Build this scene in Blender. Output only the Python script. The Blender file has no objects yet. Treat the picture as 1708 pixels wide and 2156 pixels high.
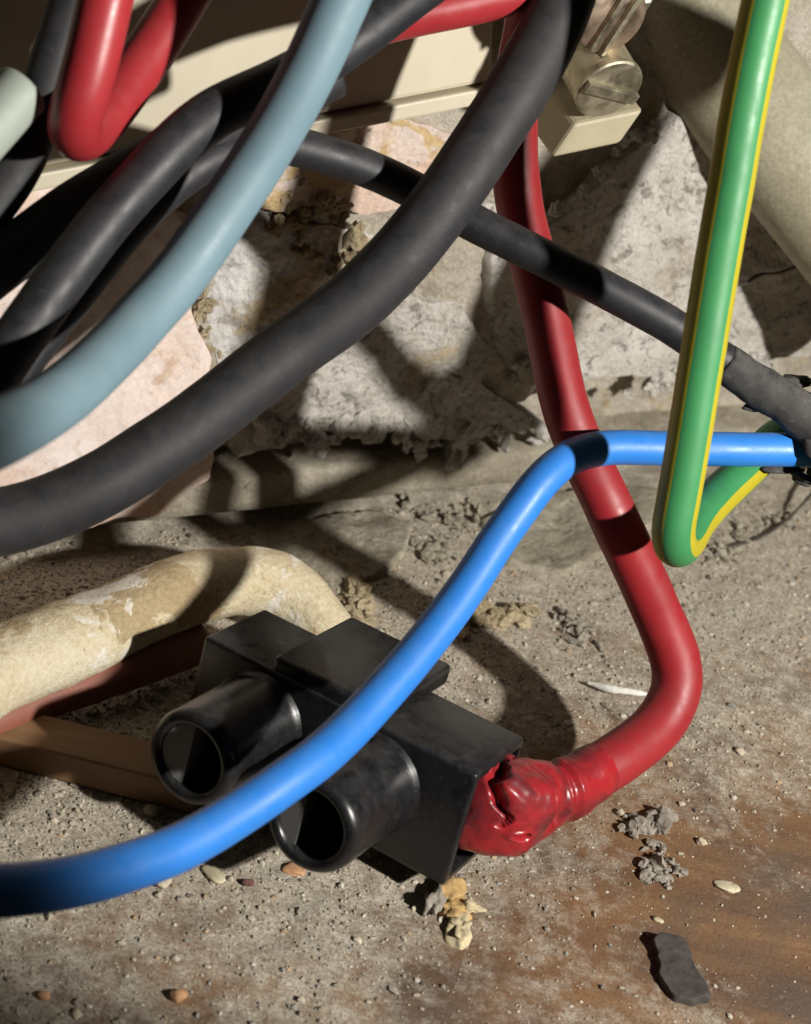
import bpy, bmesh, math, random
import numpy as np
from mathutils import Vector, Matrix

random.seed(7); RNG = np.random.default_rng(11)
MM = 0.001                      # everything below is laid out in millimetres
SC = bpy.context.scene
COL = SC.collection

# ------------------------------------------------------------------ camera
PITCH, ROLL, CAMH, FPX = math.radians(30), 0.203, 234.0, 3419.0
CX, CY, IW, IH = 854.0, 1078.0, 1708.0, 2156.0
_f = np.array([0, math.cos(PITCH), -math.sin(PITCH)]); _r = np.array([1.0, 0, 0]); _u = np.cross(_r, _f)
RT = math.cos(ROLL)*_r + math.sin(ROLL)*_u
UP = -math.sin(ROLL)*_r + math.cos(ROLL)*_u
FW = _f
CAM = np.array([0, 0, CAMH])
cd = bpy.data.cameras.new('camera'); cam = bpy.data.objects.new('camera', cd); COL.objects.link(cam)
cd.sensor_fit = 'VERTICAL'; cd.sensor_height = 36.0; cd.lens = FPX/IH*36.0
cd.clip_start = 0.02; cd.clip_end = 20
mw = Matrix.Identity(4)
for i in range(3):
    mw[i][0], mw[i][1], mw[i][2], mw[i][3] = RT[i], UP[i], -FW[i], CAM[i]*MM
cam.matrix_world = mw
cd.dof.use_dof = True; cd.dof.focus_distance = 0.362; cd.dof.aperture_fstop = 22.0
SC.camera = cam

def camspace(r, u, f): return CAM + RT*r + UP*u + FW*f
def ray(x, y): return FW + RT*((x-CX)/FPX) + UP*((CY-y)/FPX)
def at(x, y, d): return CAM + ray(x, y)*d                       # a point d mm deep
def on_z(x, y, z=0.0):
    q = ray(x, y); return CAM + q*((z-CAM[2])/q[2])
W0 = np.array([-75.0, 360, 0]); WD = np.array([.839, .544, 0]); WN = np.array([.544, -.839, 0])
def on_wall(x, y, o=0.0):                                        # a point on the plane o mm in front of the wall
    q = ray(x, y); return CAM + q*(((W0+WN*o-CAM)@WN)/(q@WN))
def wall_sz(P): return np.array([(P-W0)@WD, P[2]])

# ------------------------------------------------------------------ light
world = bpy.data.worlds.new('World'); SC.world = world; world.use_nodes = True
bg = world.node_tree.nodes['Background']; bg.inputs[0].default_value = (1.0, .86, .68, 1); bg.inputs[1].default_value = 0.007
ld = bpy.data.lights.new('torch', 'SPOT'); lamp = bpy.data.objects.new('torch', ld); COL.objects.link(lamp)
LP = camspace(360, -8, 0)
lamp.location = Vector(LP*MM)
tgt = LP + RT*-.61 + UP*.10 + FW*.785
lamp.rotation_euler = Vector(tgt-LP).to_track_quat('-Z', 'Y').to_euler()
ld.energy = 16.5; ld.color = (1.0, .965, .90); ld.shadow_soft_size = 0.010
ld.spot_size = math.radians(47.5); ld.spot_blend = 0.24
vs = SC.view_settings; vs.view_transform = 'Standard'; vs.look = 'None'; vs.exposure = 0; vs.gamma = 1; vs.use_curve_mapping = False

# ------------------------------------------------------------------ noise
def _hash(ix, iy, iz, seed):
    h = (ix.astype(np.int64)*374761393 + iy.astype(np.int64)*668265263 + iz.astype(np.int64)*2147483647 + seed*144665) & 0xffffffff
    h = ((h ^ (h >> 13))*1274126177) & 0xffffffff
    h = (h ^ (h >> 16)) & 0xffff
    return h/32767.5 - 1.0
def vnoise(P, scale, seed=0):
    Q = P/scale; I = np.floor(Q); f = Q-I; f = f*f*(3-2*f); I = I.astype(np.int64)
    r = 0
    for a in (0, 1):
        for b in (0, 1):
            for c in (0, 1):
                w = (f[:, 0] if a else 1-f[:, 0])*(f[:, 1] if b else 1-f[:, 1])*(f[:, 2] if c else 1-f[:, 2])
                r = r + w*_hash(I[:, 0]+a, I[:, 1]+b, I[:, 2]+c, seed)
    return r
def fbm(P, scale, seed=0, octv=4, gain=.5):
    r = 0; a = 1.0
    for k in range(octv):
        r = r + a*vnoise(P + k*17.3, scale/2**k, seed+k*7); a *= gain
    return r

# ------------------------------------------------------------------ materials
def NT(name):
    m = bpy.data.materials.new(name); m.use_nodes = True
    nt = m.node_tree; return m, nt, nt.nodes['Principled BSDF']
def N(nt, t, **kw):
    n = nt.nodes.new(t)
    for k, v in kw.items():
        if k in n.inputs.keys(): n.inputs[k].default_value = v
        else: setattr(n, k, v)
    return n
def rgba(c): return (c[0], c[1], c[2], 1)
def ramp(nt, src, stops):
    r = nt.nodes.new('ShaderNodeValToRGB'); e = r.color_ramp.elements
    while len(e) < len(stops): e.new(.5)
    for el, (p, c) in zip(e, stops):
        el.position = p; el.color = rgba(c) if hasattr(c, '__len__') else (c, c, c, 1)
    nt.links.new(src, r.inputs[0]); return r.outputs[0]
def mixc(nt, fac, a, b, mode='MIX'):
    m = nt.nodes.new('ShaderNodeMix'); m.data_type = 'RGBA'; m.blend_type = mode
    for i, s in ((0, fac), (6, a), (7, b)):
        if isinstance(s, bpy.types.NodeSocket): nt.links.new(s, m.inputs[i])
        elif hasattr(s, '__len__'): m.inputs[i].default_value = rgba(s)
        else: m.inputs[i].default_value = s
    return m.outputs[2]
def noise(nt, scale, detail=6, rough=.6, dist=0.0, loc=(0, 0, 0), stretch=(1, 1, 1)):
    tc = nt.nodes.new('ShaderNodeTexCoord'); mp = nt.nodes.new('ShaderNodeMapping')
    mp.inputs['Location'].default_value = loc; mp.inputs['Scale'].default_value = stretch
    nt.links.new(tc.outputs['Object'], mp.inputs[0])
    n = N(nt, 'ShaderNodeTexNoise', Scale=scale, Detail=detail, Roughness=rough, Distortion=dist)
    nt.links.new(mp.outputs[0], n.inputs['Vector']); return n.outputs[0]
def voro(nt, scale, feature='F1', out=0):
    tc = nt.nodes.new('ShaderNodeTexCoord'); n = N(nt, 'ShaderNodeTexVoronoi', Scale=scale, feature=feature)
    nt.links.new(tc.outputs['Object'], n.inputs['Vector']); return n.outputs[out]
def bump(nt, bsdf, layers):
    prev = None
    for h, strength, dist in layers:
        b = N(nt, 'ShaderNodeBump', Strength=strength, Distance=dist*MM)
        nt.links.new(h, b.inputs['Height'])
        if prev: nt.links.new(prev, b.inputs['Normal'])
        prev = b.outputs[0]
    nt.links.new(prev, bsdf.inputs['Normal'])
def setc(nt, b, c): nt.links.new(c, b.inputs['Base Color'])

def plastic(name, c, rough=.38, dust=.25, dustc=(.33, .29, .22), spec=.5, scratch=.35, vary=.12):
    m, nt, b = NT(name)
    n1 = noise(nt, 60, 3); base = mixc(nt, ramp(nt, n1, [(.35, 0), (.65, 1)]), [x*(1-vary) for x in c], [min(1, x*(1+vary)) for x in c])
    d1 = noise(nt, 210, 6, .75, .3); d2 = noise(nt, 1100, 2, .7)
    geo = nt.nodes.new('ShaderNodeNewGeometry'); sp = nt.nodes.new('ShaderNodeSeparateXYZ'); nt.links.new(geo.outputs['Normal'], sp.inputs[0])
    upm = ramp(nt, sp.outputs[2], [(.25, .25), (.95, 1)])
    dm = ramp(nt, d1, [(.36, 0), (.80, 1)]); ds = ramp(nt, d2, [(.62, 0), (.70, 1)])
    mx = mixc(nt, 1.0, dm, upm, 'MULTIPLY'); mx = mixc(nt, .35, mx, ds, 'ADD')
    fac = mixc(nt, 1.0, mx, (dust, dust, dust), 'MULTIPLY')
    setc(nt, b, mixc(nt, fac, base, dustc))
    r = ramp(nt, d1, [(.3, rough-.05), (.7, min(1, rough+.14))]); nt.links.new(r, b.inputs['Roughness'])
    b.inputs['Specular IOR Level'].default_value = spec
    bump(nt, b, [(d1, .12*scratch*3, .22), (d2, .10, .06)])
    return m

M_blue = plastic('blue_pvc', (.022, .20, .66), .42, .16, (.22, .32, .42), scratch=.25, vary=.05)
M_grey = plastic('pale_blue_grey_pvc', (.165, .262, .315), .50, .30, (.30, .32, .27), scratch=.12, vary=.06)
M_red = plastic('red_pvc', (.30, .016, .021), .42, .42, (.13, .05, .04), scratch=.2, vary=.1)
M_redloop = plastic('bright_red_pvc', (.37, .026, .032), .36, .10, (.45, .25, .22), scratch=.2, vary=.08)
M_green = plastic('green_pvc', (.045, .25, .085), .44, .45, (.02, .10, .03), scratch=.15, vary=.08)
M_yellow = plastic('yellow_pvc', (.44, .37, .018), .42, .40, (.25, .20, .05), scratch=.15, vary=.06)
M_black = plastic('black_pvc', (.014, .014, .017), .50, .28, (.16, .15, .15), scratch=.25)
M_rubber = plastic('black_rubber_sheath', (.019, .019, .021), .60, .50, (.10, .098, .098), scratch=.5)
M_dusty = plastic('dusty_black_sheath', (.03, .029, .028), .8, .85, (.17, .155, .14), scratch=1.2)
M_block = plastic('black_moulded_plastic', (.008, .008, .009), .27, .34, (.12, .115, .11), scratch=.35)
M_borelit = plastic('lit_bore_grey', (.22, .215, .205), .5, 1.0, (.07, .068, .066), scratch=1.0)  # grey stands for light on the left socket's inner wall
M_borelit2 = plastic('lit_bore_dark', (.10, .098, .092), .55, .8, (.05, .05, .048), scratch=1.0)  # paler than the body, painting the lit bore wall of the right socket
M_cream = plastic('cream_plastic', (.60, .54, .41), .42, .14, (.36, .30, .20), scratch=.1, vary=.04)
M_grub = plastic('grubby_cream_plastic', (.44, .39, .27), .5, .6, (.24, .19, .11), scratch=.4, vary=.1)
M_palesh = plastic('pale_green_grey_pvc', (.34, .38, .33), .55, .2, (.3, .3, .25), scratch=.2)
M_brownpipe = plastic('red_brown_pipe', (.24, .075, .045), .55, .3, (.28, .20, .15), scratch=.5)

def m_boot():
    m, nt, b = NT('heat_damaged_red_plastic')
    n1 = noise(nt, 90, 6, .6, .6)
    c = mixc(nt, ramp(nt, n1, [(.40, 0), (.62, 1)]), (.33, .016, .021), (.13, .016, .020))
    n2 = noise(nt, 220, 5, .6, .4)
    c = mixc(nt, ramp(nt, n2, [(.60, 0), (.74, .55)]), c, (.42, .085, .075))
    setc(nt, b, c); nt.links.new(ramp(nt, n1, [(.3, .22), (.7, .42)]), b.inputs['Roughness'])
    b.inputs['Specular IOR Level'].default_value = .55
    bump(nt, b, [(noise(nt, 150, 4), .35, .5), (noise(nt, 600, 3), .10, .15)])
    return m
M_boot = m_boot()

def m_stone(name, cols, sc, bumpd=.8, spots=None, seed=0, rough=.9):
    m, nt, b = NT(name)
    n1 = noise(nt, sc, 6, .66, .5, (seed, seed*2, 0))
    c = ramp(nt, n1, cols)
    if spots:
        for (s, lo, hi, colr, amt) in spots:
            k = noise(nt, s, 5, .68, .8, (seed+3, s*.01, 1))
            c = mixc(nt, ramp(nt, k, [(lo, 0), (hi, amt)]), c, colr)
    g = noise(nt, 800, 3, .75); c = mixc(nt, .42, c, ramp(nt, g, [(.3, .25), (.7, .75)]), 'OVERLAY')
    setc(nt, b, c); b.inputs['Roughness'].default_value = rough; b.inputs['Specular IOR Level'].default_value = .2
    v = voro(nt, 420)
    bump(nt, b, [(noise(nt, 150, 7, .74), .8, bumpd*2.6), (g, .7, bumpd*.6), (v, .4, bumpd*.45)])
    return m
M_pink = m_stone('pink_limestone', [(.30, (.72, .54, .44)), (.48, (.82, .70, .64)), (.62, (.86, .77, .73)), (.8, (.76, .60, .50))], 24, .22,
                 [(22, .52, .66, (.62, .36, .20), .75), (90, .57, .66, (.50, .33, .18), .55), (260, .62, .68, (.30, .20, .14), .5)])
M_pink2 = m_stone('pale_pink_limestone', [(.3, (.56, .42, .36)), (.5, (.66, .56, .50)), (.7, (.60, .46, .37))], 30, .5,
                  [(50, .50, .56, (.50, .36, .17), .9), (90, .58, .62, (.10, .08, .06), .8), (24, .5, .6, (.62, .42, .32), .6)], seed=4)
M_plaster = m_stone('grey_white_plaster', [(.3, (.42, .39, .35)), (.5, (.58, .56, .53)), (.66, (.70, .69, .68))], 36, .6,
                    [(45, .50, .56, (.46, .34, .18), .8), (80, .57, .62, (.22, .19, .15), .6), (20, .5, .6, (.68, .67, .66), .7)], seed=2)
M_conc = m_stone('pale_grey_limestone', [(.28, (.42, .39, .34)), (.46, (.54, .51, .46)), (.62, (.63, .60, .55)), (.8, (.56, .52, .45))], 45, 1.0,
                 [(200, .56, .62, (.20, .18, .15), .75), (34, .54, .64, (.42, .35, .26), .5), (420, .58, .64, (.17, .15, .125), .7)], seed=6)
M_mortar = m_stone('crumbly_mortar', [(.25, (.30, .25, .18)), (.45, (.47, .42, .34)), (.62, (.57, .52, .44)), (.8, (.64, .60, .54))], 60, 1.4,
                   [(120, .56, .64, (.45, .33, .16), .7)], seed=8)
M_rub = m_stone('ochre_mortar_rubble', [(.25, (.26, .20, .12)), (.45, (.44, .36, .23)), (.62, (.56, .47, .31)), (.8, (.60, .53, .40))], 70, 1.2, None, seed=18)
M_ledge = m_stone('rough_cement', [(.3, (.24, .21, .155)), (.5, (.37, .33, .255)), (.7, (.47, .43, .35))], 40, .8,
                  [(60, .55, .66, (.50, .46, .38), .7), (200, .62, .68, (.10, .085, .06), .7)], seed=9)
M_pipe = m_stone('plaster_spattered_pipe', [(.30, (.52, .42, .26)), (.45, (.60, .51, .34)), (.60, (.68, .60, .44)), (.8, (.72, .66, .54))], 34, .55,
                 [(24, .50, .52, (.40, .30, .17), .85), (60, .57, .59, (.74, .70, .62), .8), (300, .62, .68, (.30, .21, .11), .7)], seed=12)
M_bigpipe = m_stone('khaki_painted_pipe', [(.3, (.27, .24, .16)), (.55, (.36, .33, .24)), (.8, (.42, .38, .29))], 22, .15,
                    [(160, .66, .72, (.15, .13, .08), .5)], seed=14, rough=.55)

def m_wood(name, c1, c2, c3, ang=0.0):
    m, nt, b = NT(name)
    g = noise(nt, 60, 8, .6, 1.2, stretch=(.12, 1, 1)); c = ramp(nt, g, [(.3, c1), (.5, c2), (.7, c3)])
    setc(nt, b, c); b.inputs['Roughness'].default_value = .7
    bump(nt, b, [(g, .4, .4)]); return m
M_batten = m_wood('brown_timber', (.16, .085, .04), (.25, .14, .07), (.32, .19, .10))

def m_floor():
    m, nt, b = NT('dusty_floorboard')
    g = noise(nt, 70, 9, .62, 1.0, stretch=(.16, 1, 1))
    wood = ramp(nt, g, [(.28, (.09, .045, .022)), (.48, (.17, .088, .040)), (.60, (.22, .118, .052)), (.75, (.26, .145, .07))])
    blo = noise(nt, 26, 4); wood = mixc(nt, ramp(nt, blo, [(.45, 0), (.62, .75)]), wood, (.085, .062, .050))
    dn = noise(nt, 480, 8, .75, .3); dust = ramp(nt, dn, [(.30, (.24, .205, .16)), (.46, (.39, .345, .275)), (.60, (.50, .45, .37)), (.75, (.60, .55, .47))])
    at_ = N(nt, 'ShaderNodeAttribute', attribute_name='dust')
    dd = noise(nt, 190, 9, .75)
    s = nt.nodes.new('ShaderNodeMath'); s.operation = 'ADD'; nt.links.new(at_.outputs['Fac'], s.inputs[0])
    k = nt.nodes.new('ShaderNodeMath'); k.operation = 'MULTIPLY_ADD'; nt.links.new(dd, k.inputs[0]); k.inputs[1].default_value = 1.5; k.inputs[2].default_value = -.75
    nt.links.new(k.outputs[0], s.inputs[1])
    fac = ramp(nt, s.outputs[0], [(.30, .04), (.80, .96)])
    sp2 = noise(nt, 1500, 4, .8); dust = mixc(nt, .7, dust, ramp(nt, sp2, [(.34, .2), (.50, .52), (.64, .84)]), 'OVERLAY')
    wood = mixc(nt, .3, wood, ramp(nt, sp2, [(.34, .2), (.50, .5), (.64, .8)]), 'OVERLAY')
    setc(nt, b, mixc(nt, fac, wood, dust)); b.inputs['Roughness'].default_value = .85; b.inputs['Specular IOR Level'].default_value = .25
    bump(nt, b, [(dn, .6, .5), (sp2, .6, .25), (g, .2, .2)])
    return m
M_floor = m_floor()
def m_grit():
    m, nt, b = NT('grit'); a = N(nt, 'ShaderNodeAttribute', attribute_name='tint')
    g = noise(nt, 900, 4); setc(nt, b, mixc(nt, .4, a.outputs['Color'], ramp(nt, g, [(.3, .3), (.7, .7)]), 'OVERLAY'))
    b.inputs['Roughness'].default_value = .9; bump(nt, b, [(g, .5, .2)]); return m
M_grit = m_grit()
def m_flat(name, c, rough=.85, n=300, v=.3, bd=.3):
    m, nt, b = NT(name); g = noise(nt, n, 6, .65)
    setc(nt, b, ramp(nt, g, [(.3, [x*(1-v) for x in c]), (.7, [min(1, x*(1+v)) for x in c])])); b.inputs['Roughness'].default_value = rough
    bump(nt, b, [(g, .6, bd)]); return m
M_chip = m_flat('charcoal_flake', (.052, .045, .040), .8, 420, .45)
M_flake = m_flat('cream_flake', (.50, .44, .30))
M_sliver = m_flat('white_sliver', (.62, .60, .55))
M_foam = m_flat('ochre_foam', (.44, .29, .12), .9, 350, .4, .6)
M_foam2 = m_flat('pale_foam', (.50, .42, .26), .9, 350, .3, .6)
M_fluff = m_flat('grey_fluff', (.26, .23, .19), .95, 500, .4, .8)
M_peb = m_flat('beige_pebble', (.46, .39, .29), .9, 350, .25)
M_pebo = m_flat('orange_pebble', (.46, .25, .13), .9, 350, .25)
M_pebr = m_flat('dark_red_pebble', (.12, .05, .04), .8, 350, .25)
M_fibre = m_flat('dark_fibre', (.05, .04, .03), .7)
def m_metal(name, c, rough=.3):
    m, nt, b = NT(name); g = noise(nt, 160, 7, .6, .5)
    setc(nt, b, ramp(nt, g, [(.35, [x*.45 for x in c]), (.55, c), (.75, [min(1, x*1.2) for x in c])])); b.inputs['Metallic'].default_value = .9
    nt.links.new(ramp(nt, g, [(.3, rough), (.7, rough+.25)]), b.inputs['Roughness']); bump(nt, b, [(g, .2, .2)]); return m
M_brass = m_metal('tarnished_copper', (.52, .40, .30))
M_steel = m_metal('dull_plated_steel', (.52, .48, .36), .35)

# ------------------------------------------------------------------ object helpers
def tag(o, label=None, cat=None, group=None, kind=None):
    if label: o['label'] = label
    if cat: o['category'] = cat
    if group: o['group'] = group
    if kind: o['kind'] = kind
    return o
def thing(name, base, label, cat, group=None):
    o = bpy.data.objects.new(name, None); COL.objects.link(o); o.empty_display_size = .005
    o.location = Vector(np.asarray(base)*MM); return tag(o, label, cat, group)
def wloc(o):
    p = np.array(o.location)/MM
    return p + (wloc(o.parent) if o.parent else 0)
def mesh(name, V, F, mat, parent=None, smooth=True, origin=None, mats=None, midx=None, attrs=None):
    V = np.asarray(V, float)
    if origin is None: origin = np.array([(V[:, 0].min()+V[:, 0].max())/2, (V[:, 1].min()+V[:, 1].max())/2, V[:, 2].min()])
    me = bpy.data.meshes.new(name)
    F = F.tolist() if isinstance(F, np.ndarray) else F
    me.from_pydata(((V-origin)*MM).tolist(), [], F)
    for mm in (mats or [mat]): me.materials.append(mm)
    if midx is not None: me.polygons.foreach_set('material_index', np.asarray(midx, dtype=np.int32))
    if smooth: me.polygons.foreach_set('use_smooth', np.ones(len(F), dtype=bool))
    if attrs:
        for nm, (ty, data) in attrs.items():
            a = me.attributes.new(nm, ty, 'POINT'); a.data.foreach_set('color' if 'COLOR' in ty else 'value', np.asarray(data, dtype=np.float32).ravel())
    me.update()
    o = bpy.data.objects.new(name, me); COL.objects.link(o)
    if parent: o.parent = parent; o.location = Vector((origin - wloc(parent))*MM)
    else: o.location = Vector(origin*MM)
    return o
def catmull(P, step):
    P = np.asarray(P, float); Q = np.vstack([2*P[0]-P[1], P, 2*P[-1]-P[-2]]); out = []
    for i in range(1, len(Q)-2):
        p0, p1, p2, p3 = Q[i-1], Q[i], Q[i+1], Q[i+2]
        n = max(2, int(np.linalg.norm((p2-p1)[:3])/step))
        for k in range(n):
            t = k/n
            out.append(.5*((2*p1)+(-p0+p2)*t+(2*p0-5*p1+4*p2-p3)*t*t+(-p0+3*p1-3*p2+p3)*t**3))
    out.append(Q[-2]); return np.array(out)
def frames(C, ref):
    T = np.gradient(C, axis=0); T /= np.linalg.norm(T, axis=1)[:, None]
    Nn = np.zeros_like(C); v = ref - T[0]*(ref@T[0]); Nn[0] = v/np.linalg.norm(v)
    for i in range(1, len(C)):
        v = Nn[i-1]-T[i]*(Nn[i-1]@T[i]); Nn[i] = v/np.linalg.norm(v)
    return T, Nn, np.cross(T, Nn)
def smooth_path(C, it=6):
    C = C.copy()
    for _ in range(it): C[1:-1] = C[1:-1]*.5 + (C[:-2]+C[2:])*.25
    return C
def tube_geo(C, R, seg=40, ref=None, wob=0.0, wsc=6.0, seed=0, cap=True, squash=None):
    """rings round the centre line C with radius R (scalar or per ring)"""
    C = np.asarray(C, float); n = len(C); R = np.broadcast_to(np.asarray(R, float), (n,))
    T, A, B = frames(C, np.array([0, 0, 1.0]) if ref is None else ref)
    th = np.arange(seg)/seg*2*math.pi
    D = A[:, None, :]*np.cos(th)[None, :, None] + B[:, None, :]*np.sin(th)[None, :, None]
    rr = R[:, None]*np.ones((1, seg))
    V = (C[:, None, :]+D*rr[:, :, None]).reshape(-1, 3)
    if wob:
        V = V + D.reshape(-1, 3)*(fbm(V, wsc, seed, 3)*wob)[:, None]
    F = []
    for i in range(n-1):
        a = i*seg; b = a+seg
        for j in range(seg):
            k = (j+1) % seg
            F.append((a+j, a+k, b+k, b+j))
    if cap:
        V = np.vstack([V, C[:1], C[-1:]]); s, e = len(V)-2, len(V)-1
        for j in range(seg):
            k = (j+1) % seg
            F.append((s, k, j)); F.append((e, (n-1)*seg+j, (n-1)*seg+k))
    return V, F, seg, n
KD = 0.90                        # how far the hanging cables stand off the wall
def px_path(pts, step=1.2, sm=8, k=1.0):
    pts = [(x, y, d*(k(y) if callable(k) else k)) for x, y, d in pts]
    C = smooth_path(catmull([at(*p) for p in pts], step), sm)
    sd = int(abs(pts[0][0]))
    return C + .38*np.stack([fbm(C, 24, sd, 2), fbm(C, 24, sd+5, 2), fbm(C, 24, sd+9, 2)], 1)
def cable(name, pts, r, mat, label, cat, wob=.05, seg=40, parent=None, sm=8, group=None, seed=0, wsc=7.0, raw=False, k=None):
    k = KD if k is None else k
    C = px_path(pts, sm=sm, k=k)
    r = r*k if not callable(k) else r*np.interp(np.linspace(0, 1, len(C)), [.25, .6], [KD, 1.0])
    V, F, _, _ = tube_geo(C, r, seg, wob=wob, seed=seed, wsc=wsc)
    o = mesh(name, V, F, mat, parent)
    if label: tag(o, label, cat, group)
    return o
def rock_geo(c, size, seed, sub=3, rough=.25, flat=1.0, rot=0.0, sc=None):
    bm = bmesh.new(); bmesh.ops.create_icosphere(bm, subdivisions=sub, radius=1.0)
    V = np.array([v.co[:] for v in bm.verts]); F = [[v.index for v in f.verts] for f in bm.faces]; bm.free()
    n = fbm(V + seed*3.1, .9, seed, 3)
    V = V*(1+rough*n)[:, None]*np.asarray(size)[None, :]; V[:, 2] *= flat
    cr, sr = math.cos(rot), math.sin(rot); V = V@np.array([[cr, sr, 0], [-sr, cr, 0], [0, 0, 1]])
    return V+np.asarray(c), F
def box_geo(O, A, B, Cc, bev=.8, seg=2):
    """oriented box from corner O along the vectors A, B, C with bevelled edges"""
    la, lb, lc = [np.linalg.norm(v) for v in (A, B, Cc)]
    bm = bmesh.new(); bmesh.ops.create_cube(bm, size=1.0)
    for v in bm.verts: v.co = Vector(((v.co.x+.5)*la, (v.co.y+.5)*lb, (v.co.z+.5)*lc))
    if bev: bmesh.ops.bevel(bm, geom=bm.edges[:]+bm.verts[:], offset=bev, segments=seg, profile=.5, affect='EDGES')
    bmesh.ops.recalc_face_normals(bm, faces=bm.faces[:])
    L = np.array([v.co[:] for v in bm.verts]); F = [[v.index for v in f.verts] for f in bm.faces]; bm.free()
    M3 = np.array([A/la, B/lb, Cc/lc])
    if np.linalg.det(M3) < 0: F = [f[::-1] for f in F]
    return np.asarray(O)+L@M3, F
def join(*gs):
    V = []; F = []; o = 0
    for g in gs:
        V.append(np.asarray(g[0])); F += [[i+o for i in f] for f in g[1]]; o += len(g[0])
    return np.vstack(V), F
def lathe_geo(O, axis, ref, prof, seg=56):
    axis = axis/np.linalg.norm(axis); x = ref-axis*(ref@axis); x /= np.linalg.norm(x); y = np.cross(axis, x)
    V = []; F = []
    for r, t in prof:
        for j in range(seg):
            a = 2*math.pi*j/seg; V.append(O+axis*t+(x*math.cos(a)+y*math.sin(a))*r)
    for i in range(len(prof)-1):
        for j in range(seg):
            k = (j+1) % seg; F.append([i*seg+j, i*seg+k, (i+1)*seg+k, (i+1)*seg+j])
    return np.array(V), F
def autosmooth(o, ang=35):
    me = o.data; bm = bmesh.new(); bm.from_mesh(me)
    for e in bm.edges:
        if len(e.link_faces) == 2 and e.calc_face_angle(0) > math.radians(ang): e.smooth = False
    bm.to_mesh(me); bm.free()

# ------------------------------------------------------------------ floor
def wall_dist(X, Y): return (X-W0[0])*WN[0]+(Y-W0[1])*WN[1]
def floor_h(X, Y):
    P = np.stack([X, Y, 0*X], 1)
    d = wall_dist(X, Y)
    h = .5*fbm(P, 22, 3, 3) + .35*fbm(P, 5, 5, 3)*dust_amount(X, Y)
    h += .5*np.exp(-np.clip(d, -5, None)/9.0)*(.75+.5*fbm(P, 14, 9, 3)) + .5*np.exp(-np.clip(d, -5, None)/26)*(1+fbm(P, 6, 12, 3))
    return h-1.0
def dust_amount(X, Y):
    P = np.stack([X, Y, 0*X], 1)
    n = fbm(P, 45, 21, 4)
    g = .62 - (X-10)/150*.78 + (Y-255)/170*.80 + .30*n
    return np.clip(g, 0.05, 1)
xs = np.arange(-230, 330, 1.5); ys = np.arange(110, 640, 1.5)
gx, gy = np.meshgrid(xs, ys); X = gx.ravel(); Y = gy.ravel()
Vf = np.stack([X, Y, floor_h(X, Y)], 1)
nx, ny = len(xs), len(ys); idx = np.arange(nx*ny).reshape(ny, nx)
Ff = np.stack([idx[:-1, :-1], idx[:-1, 1:], idx[1:, 1:], idx[1:, :-1]], -1).reshape(-1, 4)
floor = mesh('floor', Vf, Ff, M_floor, attrs={'dust': ('FLOAT', dust_amount(X, Y))}, origin=np.zeros(3))
tag(floor, 'brown timber floor under grey dust and grit', 'floor', kind='structure')

# ------------------------------------------------------------------ rubble wall
ss = np.arange(-190, 330, 1.6); zz = np.arange(-6, 330, 1.6)
gs, gz = np.meshgrid(ss, zz); S = gs.ravel(); Zc = gz.ravel()
Pw = W0[None, :]+WD[None, :]*S[:, None]; Pw[:, 2] = Zc
off = -.6 + 2.0*fbm(Pw, 24, 31, 4) + 1.1*fbm(Pw, 5, 41, 4) - 13*np.clip((26+np.clip((S-100)*.30, 0, 16)+3*fbm(Pw, 18, 77, 2)-Zc)/5, 0, 1)
Vw = Pw + WN[None, :]*off[:, None]
nx, ny = len(ss), len(zz); idx = np.arange(nx*ny).reshape(ny, nx)
Fw_ = np.stack([idx[:-1, :-1], idx[:-1, 1:], idx[1:, 1:], idx[1:, :-1]], -1).reshape(-1, 4)
wall = mesh('rubble_wall', Vw, Fw_, M_mortar, origin=np.array([W0[0], W0[1], 0]))
tag(wall, 'rough old rubble wall of pale stones and crumbly mortar behind the cables', 'wall')
def stone(poly, o, H, mat, seed, rough=1.2, edge=.78, label=None, rings=70, seg=220, centre=None, jag=1.5):
    """stone from an outline on the wall, o mm proud at the face, H thick, with broken rounded edges"""
    Q = np.array([wall_sz(on_wall(x, y, o)) for x, y in poly])
    c = Q.mean(0) if centre is None else wall_sz(on_wall(*centre, o))
    n = len(Q); seglen = np.linalg.norm(np.roll(Q, -1, 0)-Q, axis=1); tot = seglen.sum(); cum = np.concatenate([[0], np.cumsum(seglen)])
    B = []
    for k in range(seg):
        t = k/seg*tot; i = min(np.searchsorted(cum, t, 'right')-1, n-1); f = (t-cum[i])/seglen[i]
        B.append(Q[i]*(1-f)+Q[(i+1) % n]*f)
    B = np.array(B)
    for _ in range(2): B = .5*B+.25*(np.roll(B, 1, 0)+np.roll(B, -1, 0))
    nz = fbm(np.stack([B[:, 0], B[:, 1], 0*B[:, 0]+seed], 1), 9, seed, 3)
    dirs = B-c; dl = np.linalg.norm(dirs, axis=1)[:, None]; B = B+dirs/dl*(nz*jag)[:, None]
    V = []
    for i in range(rings+1):
        t = i/rings
        if t <= edge: rr = t/edge*.965; h = 0.0
        else:
            a = (t-edge)/(1-edge); rr = .965+.035*math.sin(min(1, a*2)*math.pi/2); h = -H*max(0, a-.12)/.88
        q = c+(B-c)*rr
        P = W0[None, :]+WD[None, :]*q[:, :1]; P[:, 2] = q[:, 1]
        V.append(P+WN[None, :]*(o+h))
    V = np.vstack(V)
    d = rough*fbm(V+seed*13, 16, seed+2, 5, .62); V = V+WN[None, :]*d[:, None]
    F = []
    for i in range(rings):
        for j in range(seg):
            k = (j+1) % seg; F.append((i*seg+j, i*seg+k, (i+1)*seg+k, (i+1)*seg+j))
    s_ = mesh('stone', V, F, mat, wall)
    if label: s_['label'] = label
    return s_
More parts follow.
